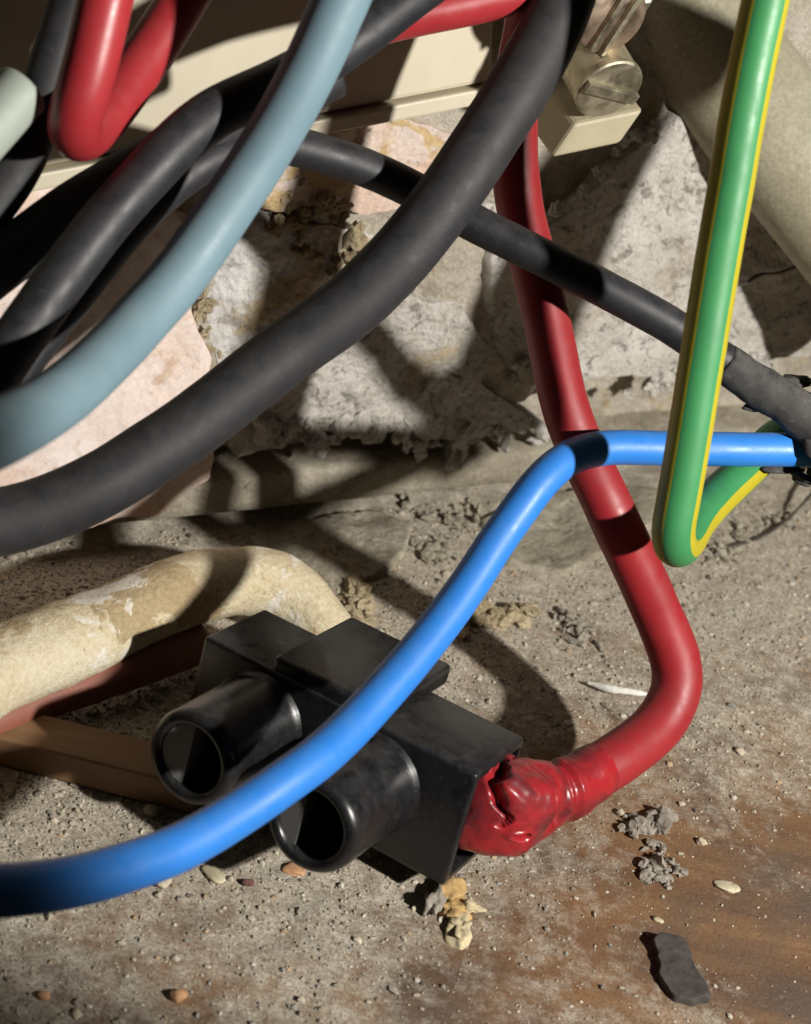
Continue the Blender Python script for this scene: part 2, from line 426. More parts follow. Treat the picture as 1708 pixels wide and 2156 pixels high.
stone([(-260, 380), (60, 330), (300, 400), (420, 468), (432, 540), (402, 640), (440, 760), (456, 960), (440, 1012), (340, 1085), (200, 1112), (-260, 1200)], 5, 12, M_pink, 3, .8,
      label='large flat pinkish white stone with orange stains')
stone([(420, 330), (560, 262), (800, 235), (1010, 300), (970, 400), (860, 440), (760, 452), (690, 425), (600, 450), (500, 430)], 2.5, 9, M_pink2, 5, 1.2, label='pale pink stone with ochre crumbs and dark cracks')
stone([(440, 470), (540, 440), (620, 480), (720, 470), (800, 500), (740, 640), (660, 720), (540, 760), (460, 780), (415, 650)], 1, 12, M_plaster, 7, 1.5, label='grey white smeared plaster patch')
stone([(560, 760), (680, 660), (830, 620), (960, 640), (1030, 720), (1010, 830), (920, 890), (800, 916), (700, 905), (570, 880)], 1.5, 8, M_conc, 9, 1.5, label='whitish rough stone with rounded lower edge')
stone([(1010, 420), (1160, 470), (1330, 310), (1440, 235), (1640, 380), (1960, 500), (1960, 740), (1560, 765), (1300, 800), (1090, 800), (1040, 700)], 3.5, 12, M_conc, 11, 1.3, label='large pitted pale grey stone with a crack')
stone([(850, 890), (920, 790), (1010, 800), (1090, 860), (1160, 900), (1000, 925), (880, 920)], 2.5, 8, M_conc, 13, 1.4)
stone([(830, 300), (1000, 250), (1100, 330), (1060, 460), (930, 470), (850, 420)], -1, 10, M_plaster, 15, 1.4)
stone([(450, 820), (560, 770), (640, 860), (620, 930), (500, 960), (455, 930)], -1, 12, M_conc, 17, 1.5)
def crumbs(poly, n, smin, smax, o, mat, seed):
    rg = np.random.default_rng(seed); P = np.array(poly, float); lo, hi = P.min(0), P.max(0); k = 0
    while k < n:
        q = rg.uniform(lo, hi); ins = False; j = len(P)-1
        for i in range(len(P)):
            if (P[i, 1] > q[1]) != (P[j, 1] > q[1]) and q[0] < (P[j, 0]-P[i, 0])*(q[1]-P[i, 1])/(P[j, 1]-P[i, 1])+P[i, 0]: ins = not ins
            j = i
        if not ins: continue
        sz = smin+(smax-smin)*rg.random()**2.2
        V, F = rock_geo((0, 0, 0), sz*rg.uniform(.6, 1.4, 3), seed*100+k, 3, .8, 1, rg.uniform(0, 6))
        mesh('crumb', V+on_wall(q[0], q[1], o+rg.uniform(-.8, .5)), F, mat, wall, False); k += 1
crumbs([(540, 420), (650, 380), (730, 440), (790, 520), (700, 590), (640, 540), (560, 470)], 34, .9, 3.0, 2.2, M_rub, 1)
crumbs([(400, 480), (450, 470), (440, 620), (470, 760), (430, 760), (395, 640)], 22, .8, 2.2, 4.0, M_rub, 2)
crumbs([(560, 870), (800, 900), (1000, 910), (1150, 890), (1160, 930), (900, 950), (560, 930)], 26, 1.2, 4.2, 1.0, M_conc, 3)
crumbs([(1040, 720), (1160, 790), (1420, 770), (1600, 750), (1600, 800), (1300, 830), (1080, 830)], 24, 1.0, 3.4, 2.5, M_conc, 4)
crumbs([(800, 640), (900, 560), (960, 500), (900, 480), (780, 600)], 14, 1.0, 3.2, 1.5, M_plaster, 5)
crumbs([(1180, 470), (1340, 310), (1420, 250), (1400, 240), (1300, 300), (1150, 450)], 16, .8, 2.4, 5.0, M_conc, 6)
# hairline crack of the large grey stone is a thin dark tube laid on its face
ck = [on_wall(x, y, 6.4) for x, y in ((1535, 606), (1570, 596), (1600, 578), (1640, 574), (1680, 560), (1720, 552))]
cko = mesh('crack', *tube_geo(catmull(ck, 1.0), .35, 8, wob=.25, wsc=2)[:2], M_fibre, wall)

# cement ledge along the foot of the wall, split from the floor by a dark gap
def ledge():
    n = 300; sec = np.array([(18, 5.0), (.5, 5.0), (0, 5.4), (0, 8), (.1, 12), (.3, 14.4), (1.0, 15.6), (3, 16.2), (15, 16.8)])   # (back from the front face, height)
    a = W0-WD*60+WN*1.2; b = W0+WD*290+WN*1.2
    V = []
    d = (b-a)/np.linalg.norm(b-a); nb = np.array([-d[1], d[0], 0])
    for i in range(n):
        base = a+(b-a)*i/(n-1)
        for q, h in sec: V.append(base+nb*q+np.array([0, 0, h]))
    V = np.array(V); f = fbm(V, 11, 51, 4); V = V - nb[None, :]*(f*.28)[:, None] + np.array([0, 0, 1.0])[None, :]*(fbm(V, 30, 61, 3)*.35)[:, None]
    m = len(sec); F = [(i*m+j, (i+1)*m+j, (i+1)*m+j+1, i*m+j+1) for i in range(n-1) for j in range(m-1)]
    F = F + [tuple(range(m))[::-1], tuple((n-1)*m+k for k in range(m))]
    return tag(mesh('cement_skirting', V, F, M_ledge), 'straight cement skirting along the foot of the wall above a dark gap', 'skirting')
ledge()

# ------------------------------------------------------------------ trunking, terminal block, pipes
tr = thing('cable_trunking', on_wall(400, 300, 0), 'cream plastic trunking with a lip fixed across the wall at the top', 'trunking')
def wp(s, z, o): return W0+WD*s+WN*o+np.array([0, 0, z])
TO = 9.0
q0, q1 = on_wall(-300, 478, TO), on_wall(1050, 214, TO)
td = (q1-q0)/np.linalg.norm(q1-q0); tu = np.cross(WN, td); tu = tu if tu[2] > 0 else -tu; tn = np.linalg.norm(q1-q0)
Z1 = np.array([0, 0, 1.0])
o = mesh('lip', *box_geo(q0-WN*(TO+4), td*tn, WN*(TO+4), tu*4.0, .6), M_cream, tr, False); autosmooth(o)
o = mesh('cover', *box_geo(q0-WN*(TO+4)+tu*4.5, td*(tn-.8), WN*(TO+2.2), tu*42, 1.2), M_cream, tr, False); autosmooth(o)

tb = thing('terminal_block', at(1270, 260, 425), 'cream terminal block with two slotted screws near the top of the wall', 'terminal block')
bl, br = at(1162, 334, 388), at(1306, 303, 393)
e1 = br-bl; up_ = at(1375, 205, 386)-br
nrm = np.cross(e1, up_); nrm /= np.linalg.norm(nrm); nrm = nrm if nrm@(-FW) > 0 else -nrm
o = mesh('body', *box_geo(bl-nrm*24, e1, up_*.74, nrm*24, 1.0), M_grub, tb, False); autosmooth(o)
o = mesh('metal_bar', *box_geo(bl-nrm*30+up_*.86+e1*.12, e1*.74, up_*1.5, nrm*14, 1.2), M_steel, tb, False); autosmooth(o)
def screw(px, py, d, r, ln, mat, ang, tilt, bar=False):
    ax = nrm*1.0 + RT*tilt[0] + UP*tilt[1]; ax /= np.linalg.norm(ax); c = at(px, py, d)
    x = RT-ax*(RT@ax); x /= np.linalg.norm(x); y = np.cross(ax, x)
    prof = [(r*.96, -ln), (r*.96, -1.8), (r, -1.4), (r, -.3), (r*.94, 0), (0.01, .15)]
    s_ = mesh('screw', *lathe_geo(c, ax, x, prof, 40), mat, tb); autosmooth(s_, 30)
    sd = x*math.cos(ang)+y*math.sin(ang); sw = np.cross(ax, sd)
    if bar:
        q = mesh('bar', *box_geo(c-sd*r*.95-sw*r*.17, sd*r*1.9, sw*r*.34, ax*1.6, .25), M_steel, s_, False)
    else:
        q = mesh('slot', *join(box_geo(c-sd*r*.96-sw*r*.30, sd*r*1.92, sw*r*.16, ax*1.5, .2), box_geo(c-sd*r*.96+sw*r*.16, sd*r*1.92, sw*r*.16, ax*1.5, .2)), M_steel, s_, False)
    return s_
screw(1292, 44, 364, 8.4, 20, M_brass, math.radians(58), (.05, -.05))
screw(1284, 190, 374, 8.3, 16, M_steel, math.radians(-32), (.05, -.3), True)

bp = catmull([at(1250, -190, 432), at(1400, -20, 432), at(1560, 190, 440), at(1720, 395, 448), at(1950, 690, 462)], 3)
tag(mesh('large_pipe', *tube_geo(bp, 17.5, 64, wob=.12, wsc=25)[:2], M_bigpipe), 'thick khaki painted pipe running diagonally behind the green wire', 'pipe')
sp_ = catmull([at(1560, -120, 452), at(1690, 40, 455), at(1850, 230, 460)], 3)
tag(mesh('slim_pipe', *tube_geo(sp_, 8, 40, wob=.1, wsc=25)[:2], M_cream), 'slim cream pipe in the top right corner', 'pipe')

pp = smooth_path(catmull([on_z(-160, 1500, 16), on_z(0, 1410, 17), on_z(180, 1335, 17), on_z(340, 1270, 17), on_z(470, 1226, 16.5), on_z(560, 1225, 14.5), on_z(635, 1270, 10), on_z(690, 1340, 4), on_z(720, 1410, -4)], 1.2), 10)
V, F, _, _ = tube_geo(pp, np.interp(np.linspace(0, 1, len(pp)), [0, .5, .8, 1], [9.4, 8.9, 8.4, 7.6]), 72, wob=.75, wsc=13, seed=4)
tag(mesh('bent_pipe', V, F, M_pipe), 'bent cream pipe spattered with plaster lying on the floor at left', 'pipe')
rp = smooth_path(catmull([on_z(-120, 1560, 7), on_z(60, 1480, 7), on_z(230, 1420, 7), on_z(420, 1352, 7)], 1.2), 6)
tag(mesh('brown_pipe', *tube_geo(rp, 5.2, 40, wob=.15)[:2], M_brownpipe), 'thin red brown pipe under the spattered pipe', 'pipe')
ba, bb = on_z(-10, 1556, 6.5), on_z(420, 1665, 6.5)
bd_ = (bb-ba); bn = np.array([-bd_[1], bd_[0], 0]); bn /= np.linalg.norm(bn)
o = tag(mesh('timber_batten', *box_geo(np.array([ba[0], ba[1], -.4]), bd_, bn*11, Z1*7.5, .5), M_batten, None, False), 'short brown timber batten on the floor beside the connector', 'batten'); autosmooth(o)

# ------------------------------------------------------------------ black connector
KS = 1.022
yaw, t1, t2 = -0.441, 0.173, -0.012
A0 = np.array([math.cos(yaw), math.sin(yaw), 0]); B0 = np.array([-math.sin(yaw), math.cos(yaw), 0])
BB = math.cos(t1)*B0-math.sin(t1)*Z1; Z2 = math.cos(t1)*Z1+math.sin(t1)*B0
AA = math.cos(t2)*A0-math.sin(t2)*Z2; ZZ = math.cos(t2)*Z2+math.sin(t2)*A0
OO = CAM+(np.array([-37.506, 271.871, 9.653])-CAM)*KS
LA, LB, LC, LL = 66*KS, 22.832*KS, 26.413*KS, 24.041*KS
def cp(a, b, c): return OO+AA*a+BB*b+ZZ*c                       # connector space: along, back, up
con = thing('cable_connector', cp(LA/2, LB/2, 0), 'black moulded plastic connector with two round sockets on the dusty floor', 'connector')
def body():
    bm = bmesh.new(); bmesh.ops.create_cube(bm, size=1.0)
    for v in bm.verts: v.co = Vector(((v.co.x+.5)*LA, (v.co.y+.5)*LB, (v.co.z+.5)*LC))
    bmesh.ops.bevel(bm, geom=bm.edges[:]+bm.verts[:], offset=.9, segments=3, profile=.5, affect='EDGES')
    bm.faces.ensure_lookup_table()
    for sx in (1, -1):
        f = max(bm.faces, key=lambda f: f.normal.x*sx*f.calc_area())
        bmesh.ops.inset_region(bm, faces=[f], thickness=1.3)
        r = bmesh.ops.extrude_face_region(bm, geom=[f]); vs_ = [g for g in r['geom'] if isinstance(g, bmesh.types.BMVert)]
        bmesh.ops.translate(bm, verts=vs_, vec=Vector((-5*sx, 0, 0))); bmesh.ops.delete(bm, geom=[f], context='FACES')
    L = np.array([v.co[:] for v in bm.verts]); F = [[v.index for v in f.verts] for f in bm.faces]; bm.free()
    return OO+L@np.array([AA, BB, ZZ]), F
o = mesh('body', *body(), M_block, con); autosmooth(o, 40)
# raised spine across the top, running out past the back
o = mesh('spine', *join(box_geo(cp(LA*.25, .6, LC-2), AA*LA*.40, BB*(LB+9), ZZ*5.2, 1.3, 3), box_geo(cp(LA*.29, LB-.5, 6), AA*LA*.32, BB*8.5, ZZ*(LC-7), 1.0)), M_block, con); autosmooth(o, 40)
RS = 10.4
for u in (.683, .253):
    prof = [(RS+1.0, -.5), (RS+.9, .2), (RS+.3, .9), (RS, 1.8), (RS-.05, LL-3.2), (RS-.25, LL-1.6), (RS-.75, LL-.65), (RS-1.4, LL-.15), (RS-2.0, LL), (RS-2.7, LL-.2), (RS-3.2, LL-.8), (RS-3.4, LL-2), (RS-3.6, 3), (.01, 3)]
    s_ = mesh('socket', *lathe_geo(cp(LA*u, 0, LC*.53), -BB, ZZ, prof, 64), M_block, con); autosmooth(s_, 60)
    rb = RS-3.35; c_ = cp(LA*u, 0, LC*.53); pf, pb = [], []; xc = -1.2 if u < .5 else -2.6  # added crescent face, imitating the lit left side of the bore
    a0 = math.acos(xc/rb); arc = [a0+(2*math.pi-2*a0)*k/28 for k in range(29)]
    for a_ in arc:
        x_, z_ = rb*math.cos(a_), rb*math.sin(a_); dep = LL-1.0-(x_+rb)*.15
        pf.append(c_+AA*x_+ZZ*z_-BB*dep); pb.append(c_+AA*x_+ZZ*z_-BB*3.2)
    nV = len(pf); Fi = [list(range(nV))]+[[k, (k+1) % nV, nV+(k+1) % nV, nV+k] for k in range(nV)]
    mesh('lit_bore_face', np.array(pf+pb), Fi, M_borelit if u < .5 else M_borelit2, s_, False)

# ------------------------------------------------------------------ red wire with its melted boot
RW = [(1125, -20, 388), (1102, 110, 390), (1086, 215, 392), (1084, 310, 394), (1096, 430, 396), (1128, 570, 396), (1152, 690, 396), (1190, 850, 395), (1238, 970, 391), (1290, 1080, 383), (1340, 1195, 380), (1393, 1310, 378), (1424, 1390, 375), (1424, 1455, 371), (1382, 1530, 365), (1310, 1588, 358), (1240, 1632, 352), (1195, 1660, 348)]
rw = thing('red_wire', at(1424, 1455, 373), 'thick dull red wire curving down into the end of the black connector', 'wire')
RK = lambda y: float(np.interp(y, [900, 1500], [KD, 1.0]))
Cw = px_path(RW, sm=10, k=RK)
rad = 5.8*np.interp(np.linspace(0, 1, len(Cw)), [.45, .85], [KD, 1.0])
V, F, sg, nn = tube_geo(Cw, rad, 48, wob=.10, wsc=9, seed=5)
mesh('insulation', V, F, M_red, rw)
def boot():
    c0 = cp(LA-3.5, LB*.50, LC*.60); c1 = cp(LA+3, LB*.50, LC*.60); nk = at(1178, 1668, 346.5); nk2 = at(1232, 1638, 351); ed = at(1262, 1619, 353.5)
    P = smooth_path(catmull([c0, c1, c1*.5+nk*.5+np.array([0, 0, -.4]), nk, nk2, ed], .16), 22); n = len(P)
    T, A, B = frames(P, ZZ); seg = 280
    L = np.concatenate([[0], np.cumsum(np.linalg.norm(np.diff(P, axis=0), axis=1))]); L /= L[-1]
    th = np.arange(seg)/seg*2*math.pi
    V = []
    keys = [(0, 9.3), (.12, 9.2), (.28, 8.7), (.42, 8.1), (.53, 7.5), (.60, 6.5), (.635, 5.75), (.66, 5.8), (.70, 6.7), (.76, 6.7), (.84, 6.2), (.93, 6.2), (1, 5.85)]
    kx = [k[0] for k in keys]; ky = [k[1] for k in keys]
    for i in range(n):
        r = np.interp(L[i], kx, ky)
        sq = max(0, 1-L[i]/.55)                                 # squarer near the connector
        p = 2+2.2*sq
        ct, st = np.cos(th), np.sin(th)
        k = (np.abs(ct)**p+np.abs(st)**p)**(-1/p)
        V.append(P[i]+(A[i][None, :]*(ct*k*r*1.06)[:, None]+B[i][None, :]*(st*k*r*(1-.10*sq))[:, None]))
    V = np.vstack(V); dirs = V-np.repeat(P, seg, 0); dirs /= np.linalg.norm(dirs, axis=1)[:, None]
    LL_ = np.repeat(L, seg); TH = np.tile(th, n)
    wr = .32*fbm(V, 5, 71, 3)*np.clip(1.3-LL_, .1, 1)
    # dents and welts of melted plastic, facing the front
    vis = (-FW); front = np.array([math.atan2(vis@B[i], vis@A[i]) for i in range(n)]); dth = (TH-np.repeat(front, seg)+math.pi) % (2*math.pi)-math.pi
    def g(l, t, sl, st): return np.exp(-((LL_-l)/sl)**2-((dth-t)/st)**2)
    s0 = SIDE
    wr += -1.5*g(.50, s0*.55, .05, .32) + .9*g(.44, s0*.62, .025, .22) + .8*g(.56, s0*.35, .022, .2) - 1.0*g(.33, s0*1.0, .07, .4) + .55*g(.25, s0*.85, .02, .5) - .8*g(.17, s0*.95, .03, .5) + .6*g(.10, s0*.9, .02, .5)
    wr += -1.0*g(.23, -s0*.15, .045, .35)
    rid = 1-np.abs(fbm(V+50, 3.4, 91, 3)); wr += .26*(rid-.75)*np.exp(-((LL_-.40)/.22)**2)
    wr += -1.3*g(.40, s0*.25, .06, .45) + .7*g(.335, s0*.05, .015, .6) + .7*g(.52, s0*.05, .02, .5) - .9*g(.62, -s0*.1, .02, .8)
    tt = dth*s0
    mid = .155+.012*np.sin(tt*5+.6)+.004*np.sin(tt*15)-.05*np.clip(-tt-.2, 0, 1)
    w = .004+.017*np.clip((.1-tt)/1.0, 0, 1)
    wr += -3.6*np.exp(-((LL_-mid)/w)**4)*(tt > -1.5)*np.clip((.38-tt)/.12, 0, 1) + .5*np.exp(-((LL_-mid-.030)/.013)**2)*(tt > -1.2)*np.clip((.38-tt)/.2, 0, 1)
    rr_ = np.sqrt(((LL_-.20-.05*(tt-.52))/.016)**2+((tt-.56)/.085)**2)
    wr += -3.4*np.exp(-rr_**4) + .45*np.exp(-((rr_-1.5)/.4)**2)
    V = V+dirs*wr[:, None]
    F = [(i*seg+j, i*seg+(j+1) % seg, (i+1)*seg+(j+1) % seg, (i+1)*seg+j) for i in range(n-1) for j in range(seg)]
    b_ = mesh('boot', V, F, M_boot, rw)
    b_['label'] = 'glossy melted red boot with a split'
SIDE = 1.0
boot()

# ------------------------------------------------------------------ wires
BLUE = [(1800, 960, 404), (1690, 948, 400), (1560, 945, 396), (1400, 942, 391), (1290, 940, 386), (1215, 955, 381), (1150, 1005, 374), (1085, 1090, 364), (1010, 1200, 351), (930, 1312, 337), (840, 1425, 321), (745, 1525, 308), (640, 1618, 297), (500, 1716, 287), (350, 1798, 276), (200, 1846, 264), (60, 1868, 253), (-140, 1888, 240)]
cable('blue_wire', BLUE, 4.2, M_blue, 'bright blue wire crossing in front of the black connector', 'wire', wob=.03, sm=14, k=lambda y: float(np.interp(y, [1000, 1500], [KD, 1.0])))
GREY = [(840, -340, 306), (805, -200, 312), (760, -90, 316), (700, 50, 319), (640, 175, 322), (565, 310, 325), (470, 452, 326), (360, 600, 322), (250, 722, 310), (125, 838, 290), (0, 915, 268), (-150, 985, 245)]
cable('pale_blue_wire', GREY, 5.6, M_grey, 'pale blue grey wire sweeping down from the top to the left edge', 'wire', wob=.04, sm=14)
THICK = [(1215, -90, 372), (1160, 60, 370), (1095, 185, 368), (1012, 310, 366), (930, 425, 364), (848, 530, 363), (742, 635, 363), (600, 742, 362), (455, 858, 358), (335, 945, 354), (205, 1025, 350), (80, 1078, 347), (-120, 1122, 341)]
cable('thick_black_cable', THICK, 7.3, M_rubber, 'thickest matt black rubber cable running from the top to the left edge', 'cable', wob=.16, seg=56, sm=14, wsc=14)
SMALL = [(-160, 985, 328), (-30, 850, 334), (100, 690, 339), (235, 520, 343), (345, 400, 347), (450, 325, 352), (560, 302, 360), (700, 330, 369), (850, 392, 378), (1000, 472, 379), (1150, 545, 379), (1300, 622, 381), (1430, 695, 384), (1530, 765, 387), (1620, 828, 391), (1760, 905, 397)]
cable('slim_black_wire', SMALL, 4.4, M_black, 'slim black wire crossing behind the thick cable to the right edge', 'wire', wob=.04, sm=14)
L1 = [(1330, -330, 352), (1150, -215, 353), (1000, -110, 352), (880, -20, 350), (790, 50, 346), (690, 118, 342), (560, 190, 336), (450, 245, 331), (370, 305, 327), (290, 388, 324), (200, 492, 321), (110, 610, 318), (20, 740, 314), (-100, 930, 308)]
cable('left_black_wire', L1, 5.1, M_black, 'black wire with a streak of shine at left, passing behind the pale blue wire', 'wire', wob=.04)
TOPB = [(700, 150, 360), (560, 222, 356), (430, 285, 352), (300, 350, 347), (180, 425, 342), (60, 512, 337), (-100, 630, 331)]
cable('dark_black_cable', TOPB, 5.8, M_rubber, 'dark black cable in shadow at the left edge, just below the red loop', 'cable', wob=.08)
UB = [(215, -190, 338), (172, -60, 338), (136, 60, 339), (98, 180, 339), (62, 290, 338), (5, 400, 335), (-110, 540, 330)]  # black wire put in to darken the top left and cast shade there
cable('added_black_wire', UB, 5.0, M_rubber, 'black wire added to darken the corner between the pale green wire and the red loop', 'wire', wob=.05)
RL = [(250, -110, 306), (222, 0, 306), (196, 100, 307), (168, 200, 309), (152, 268, 313), (170, 290, 321), (222, 245, 331), (290, 150, 338), (368, 30, 343), (440, -90, 347)]
cable('red_wire_loop', RL, 5.2, M_redloop, 'bright red wire bent into a tight hanging loop at top left', 'wire', wob=.05, sm=5)
TR = [(680, 95, 362), (800, 45, 366), (910, 22, 368), (1020, 0, 370), (1180, -40, 372)]
cable('short_red_wire', TR, 5.2, M_redloop, 'red wire showing along the top edge left of the thick cable', 'wire', wob=.05)
PG = [(-170, 420, 306), (-80, 330, 308), (-10, 250, 310), (36, 196, 312), (44, 188, 312.5)]
cable('pale_green_wire', PG, 5.4, M_palesh, 'pale grey green wire end at the left edge beside the red loop', 'wire', wob=.05, sm=3)

# green and yellow earth wire
GR = [(1640, -120, 330), (1606, 30, 333), (1572, 200, 337), (1540, 380, 342), (1502, 600, 348), (1458, 860, 355), (1432, 1030, 360), (1418, 1120, 363), (1424, 1152, 367), (1440, 1142, 374), (1466, 1098, 384), (1512, 1042, 396), (1550, 1008, 402), (1595, 965, 410), (1650, 915, 417), (1780, 890, 422)]
Cg = px_path(GR, sm=7, k=KD); seg = 64
ref = -FW - .0*RT
V, F, _, n = tube_geo(Cg, 4.9*KD, seg, ref=ref, wob=.03)
mi = []
for i in range(n-1):
    for j in range(seg):
        a_ = (j+.5)/seg*360; a_ = (a_+180) % 360-180
        mi.append(0 if -46 < a_ < 34 or a_ > 140 or a_ < -92 else 1)
mi += [0]*(len(F)-len(mi))
tag(mesh('earth_wire', V, F, None, mats=[M_green, M_yellow], midx=mi), 'green and yellow striped wire hanging in a narrow loop at right', 'wire')

# dusty outer sheath at the right edge
def sheath(name, pts, r, label, seed, flaps, taper=False):
    r = r*KD; C = px_path(pts, .8, 6, KD); root = thing(name, C[0], label, 'cable sheath')
    R_ = np.interp(np.linspace(0, 1, len(C)), [0, .04, .12, .35, .6], [4.5*KD, r*.95, r, r*1.5, r*1.9]) if taper else r
    V, F, sg, n = tube_geo(C, R_, 56, wob=.30, wsc=3.5, seed=seed, cap=False)
    V = V.reshape(n, sg, 3)
    for j in range(sg):                                        # ragged cut end
        V[0, j] -= (C[1]-C[0])/np.linalg.norm(C[1]-C[0])*(.7*abs(math.sin(j*1.7+seed))+.5*math.sin(j*.9))*(0 if taper else 1)
    o_ = mesh('sleeve', V.reshape(-1, 3), F, M_dusty, root)
    md = o_.modifiers.new('thick', 'SOLIDIFY'); md.thickness = 1.3*MM; md.offset = -1
    for k, (x, y, d, sx, sy, rot) in enumerate(flaps):
        mesh('scrap', *rock_geo(at(x, y, d*KD), (sx, sy, .9), seed+k, 3, .5, 1, rot), M_dusty, root)
sheath('dusty_sheath', [(1524, 760, 386.5), (1580, 800, 389), (1650, 845, 392), (1760, 915, 397), (1870, 900, 396), (1965, 770, 388), (2080, 540, 376), (2200, 290, 368), (2320, 60, 362)], 5.1, 'dusty dark sheath round the slim black wire at the right edge', 3, [(1680, 800, 396, 4.0, 2.5, .5), (1590, 858, 392, 2.6, 1.0, .4)], True)  # unseen run past the right edge added to widen the shadow on the wall
sheath('torn_sheath', [(1694, 950, 402), (1740, 930, 401), (1790, 865, 396), (1870, 730, 386), (1985, 520, 376), (2110, 290, 370), (2250, 40, 366)], 10.2, 'torn black sheath end where the blue wire enters at the right edge', 6, [(1655, 988, 402, 5.0, 1.4, .2), (1690, 1008, 400, 3.4, 1.8, -.5), (1620, 985, 404, 2.6, .9, .1)])

# ------------------------------------------------------------------ debris
def ground(px, py):
    P = on_z(px, py, 0.0); h = float(floor_h(np.array([P[0]]), np.array([P[1]]))[0]); P = on_z(px, py, h); return np.array([P[0], P[1], h])
def lump(name, px, py, size, mat, label, cat, seed, rot=0.0, sub=3, rough=.35, group=None, sink=.3):
    g = ground(px, py); V, F = rock_geo((g[0], g[1], g[2]+size[2]*(1-sink)), size, seed, sub, rough, 1, rot)
    return tag(mesh(name, V, F, mat), label, cat, group)
lump('paint_flake', 1532, 1868, (2.7, 1.9, .45), M_flake, 'largest cream flake on the timber at right', 'flake', 8, -.3, 3, .5)
lump('pale_flake', 1385, 1938, (1.4, .9, .35), M_flake, 'tiny cream flake between the dust clump and charcoal flake', 'flake', 12, -.4, 2, .5)
def cluster(name, pts, n, smin, smax, mat, label, cat, seed):
    rg = np.random.default_rng(seed); P = np.array([ground(*p) for p in pts]); gs_ = []
    for k in range(n):
        i = rg.integers(0, len(P)-1); t = rg.random(); c = P[i]*(1-t)+P[i+1]*t; sz = smin+(smax-smin)*rg.random()**2
        c = c+np.array([rg.normal(0, 2.0), rg.normal(0, 2.0), sz*.35+abs(rg.normal(0, .3))])
        gs_.append(rock_geo(c, sz*rg.uniform(.5, 1.4, 3), seed*50+k, 2, .75, .7, rg.uniform(0, 6)))
    return tag(mesh(name, *join(*gs_), mat, smooth=False), label, cat)
cluster('dust_clump', [(1328, 1738), (1345, 1748), (1372, 1748), (1395, 1735)], 46, .5, 2.3, M_fluff, 'grey clump of dust and crumbs below the red wire', 'dust clump', 21)
cluster('dust_roll', [(1372, 1785), (1380, 1810), (1388, 1840), (1394, 1858)], 40, .5, 1.8, M_fluff, 'long grey trail of dust running down from the dust clump', 'dust clump', 22)
foam = thing('foam_scrap', ground(945, 1930), 'crumbly ochre scrap sticking out under the right corner of the connector', 'foam scrap')
for (x, y, sx, sy, h, m_, sd) in ((935, 1895, 3.0, 4.5, 1.6, M_foam, 31), (958, 1925, 3.6, 2.8, 1.4, M_foam, 32), (968, 1958, 2.8, 3.4, 1.2, M_foam2, 33), (985, 1915, 2.6, 1.6, 1.2, M_foam2, 34), (912, 1908, 1.8, 3.0, 1.8, M_fluff, 35)):
    g = ground(x, y); mesh('crumb', *rock_geo((g[0], g[1], g[2]+h*.7), (sx*.8, sy*.9, h), sd, 4, .9), m_, foam)
sl = catmull([ground(1232, 1446)+Z1*1.4, ground(1280, 1462)+Z1*1.8, ground(1330, 1468)+Z1*1.6, ground(1372, 1472)+Z1*1.2], .6)
tag(mesh('white_sliver', *tube_geo(sl, np.interp(np.linspace(0, 1, len(sl)), [0, .3, .8, 1], [.25, 1.15, .8, .2]), 14, wob=.15, wsc=2)[:2], M_sliver), 'thin white sliver on the grit inside the bend of the red wire', 'sliver')
fb = catmull([ground(1760, 1010)+Z1*9, ground(1690, 1078)+Z1*5, ground(1650, 1108)+Z1*2, ground(1590, 1138)+Z1*.6, ground(1500, 1160)+Z1*.5], .8)
tag(mesh('dark_fibre', *tube_geo(fb, .5, 8, wob=.15, wsc=3)[:2], M_fibre), 'thin dark fibre trailing over the floor at the right edge', 'fibre')
for k, (x, y, sx, sy, h, col, lab) in enumerate((
        (36, 1600, 2.6, 2.2, 1.6, M_peb, 'biggest pale pebble by the left edge below the timber batten'),
        (318, 1712, 1.6, 1.4, 1.1, M_peb, 'pale pebble just below the left socket'),
        (345, 2103, 0, 0, 0, M_pebo, ''),
        (372, 2102, 1.5, 1.7, 1.0, M_pebo, 'orange pebble near the bottom edge at left'),
        (92, 2100, 1.2, 1.0, .8, M_pebo, 'small orange pebble in the bottom left corner'),
        (524, 1862, 1.3, 1.0, .8, M_pebr, 'dark red crumb below the blue wire'),
        (345, 1862, 1.6, 1.3, 1.0, M_peb, 'beige pebble just below the blue wire'),
        (618, 1832, 2.2, 2.6, .6, M_pebo, 'rusty orange crumb beside the right socket'),
        (450, 1846, 3.0, 1.8, .7, M_flake, 'pale grey mortar crumb below the blue wire'),
        (1475, 1775, 1.2, 1.0, .8, M_peb, 'beige crumb beside the dust clump'),
        (1305, 1715, 1.0, 1.0, .8, M_peb, 'cream crumb below the melted boot'),
        (1180, 1722 + 60, 0, 0, 0, M_peb, ''),
        (160, 2117 + 20, 1.2, .8, .5, M_flake, 'cream flake at the bottom edge at left'),
        (1556, 1585, 1.2, 1.0, .8, M_peb, 'beige crumb right of the red wire'))):
    if sx: lump('pebble', x, y, (sx, sy, h), col, lab, 'pebble', 40+k, k*.7, 3, .3, 'loose pebbles on the floor')
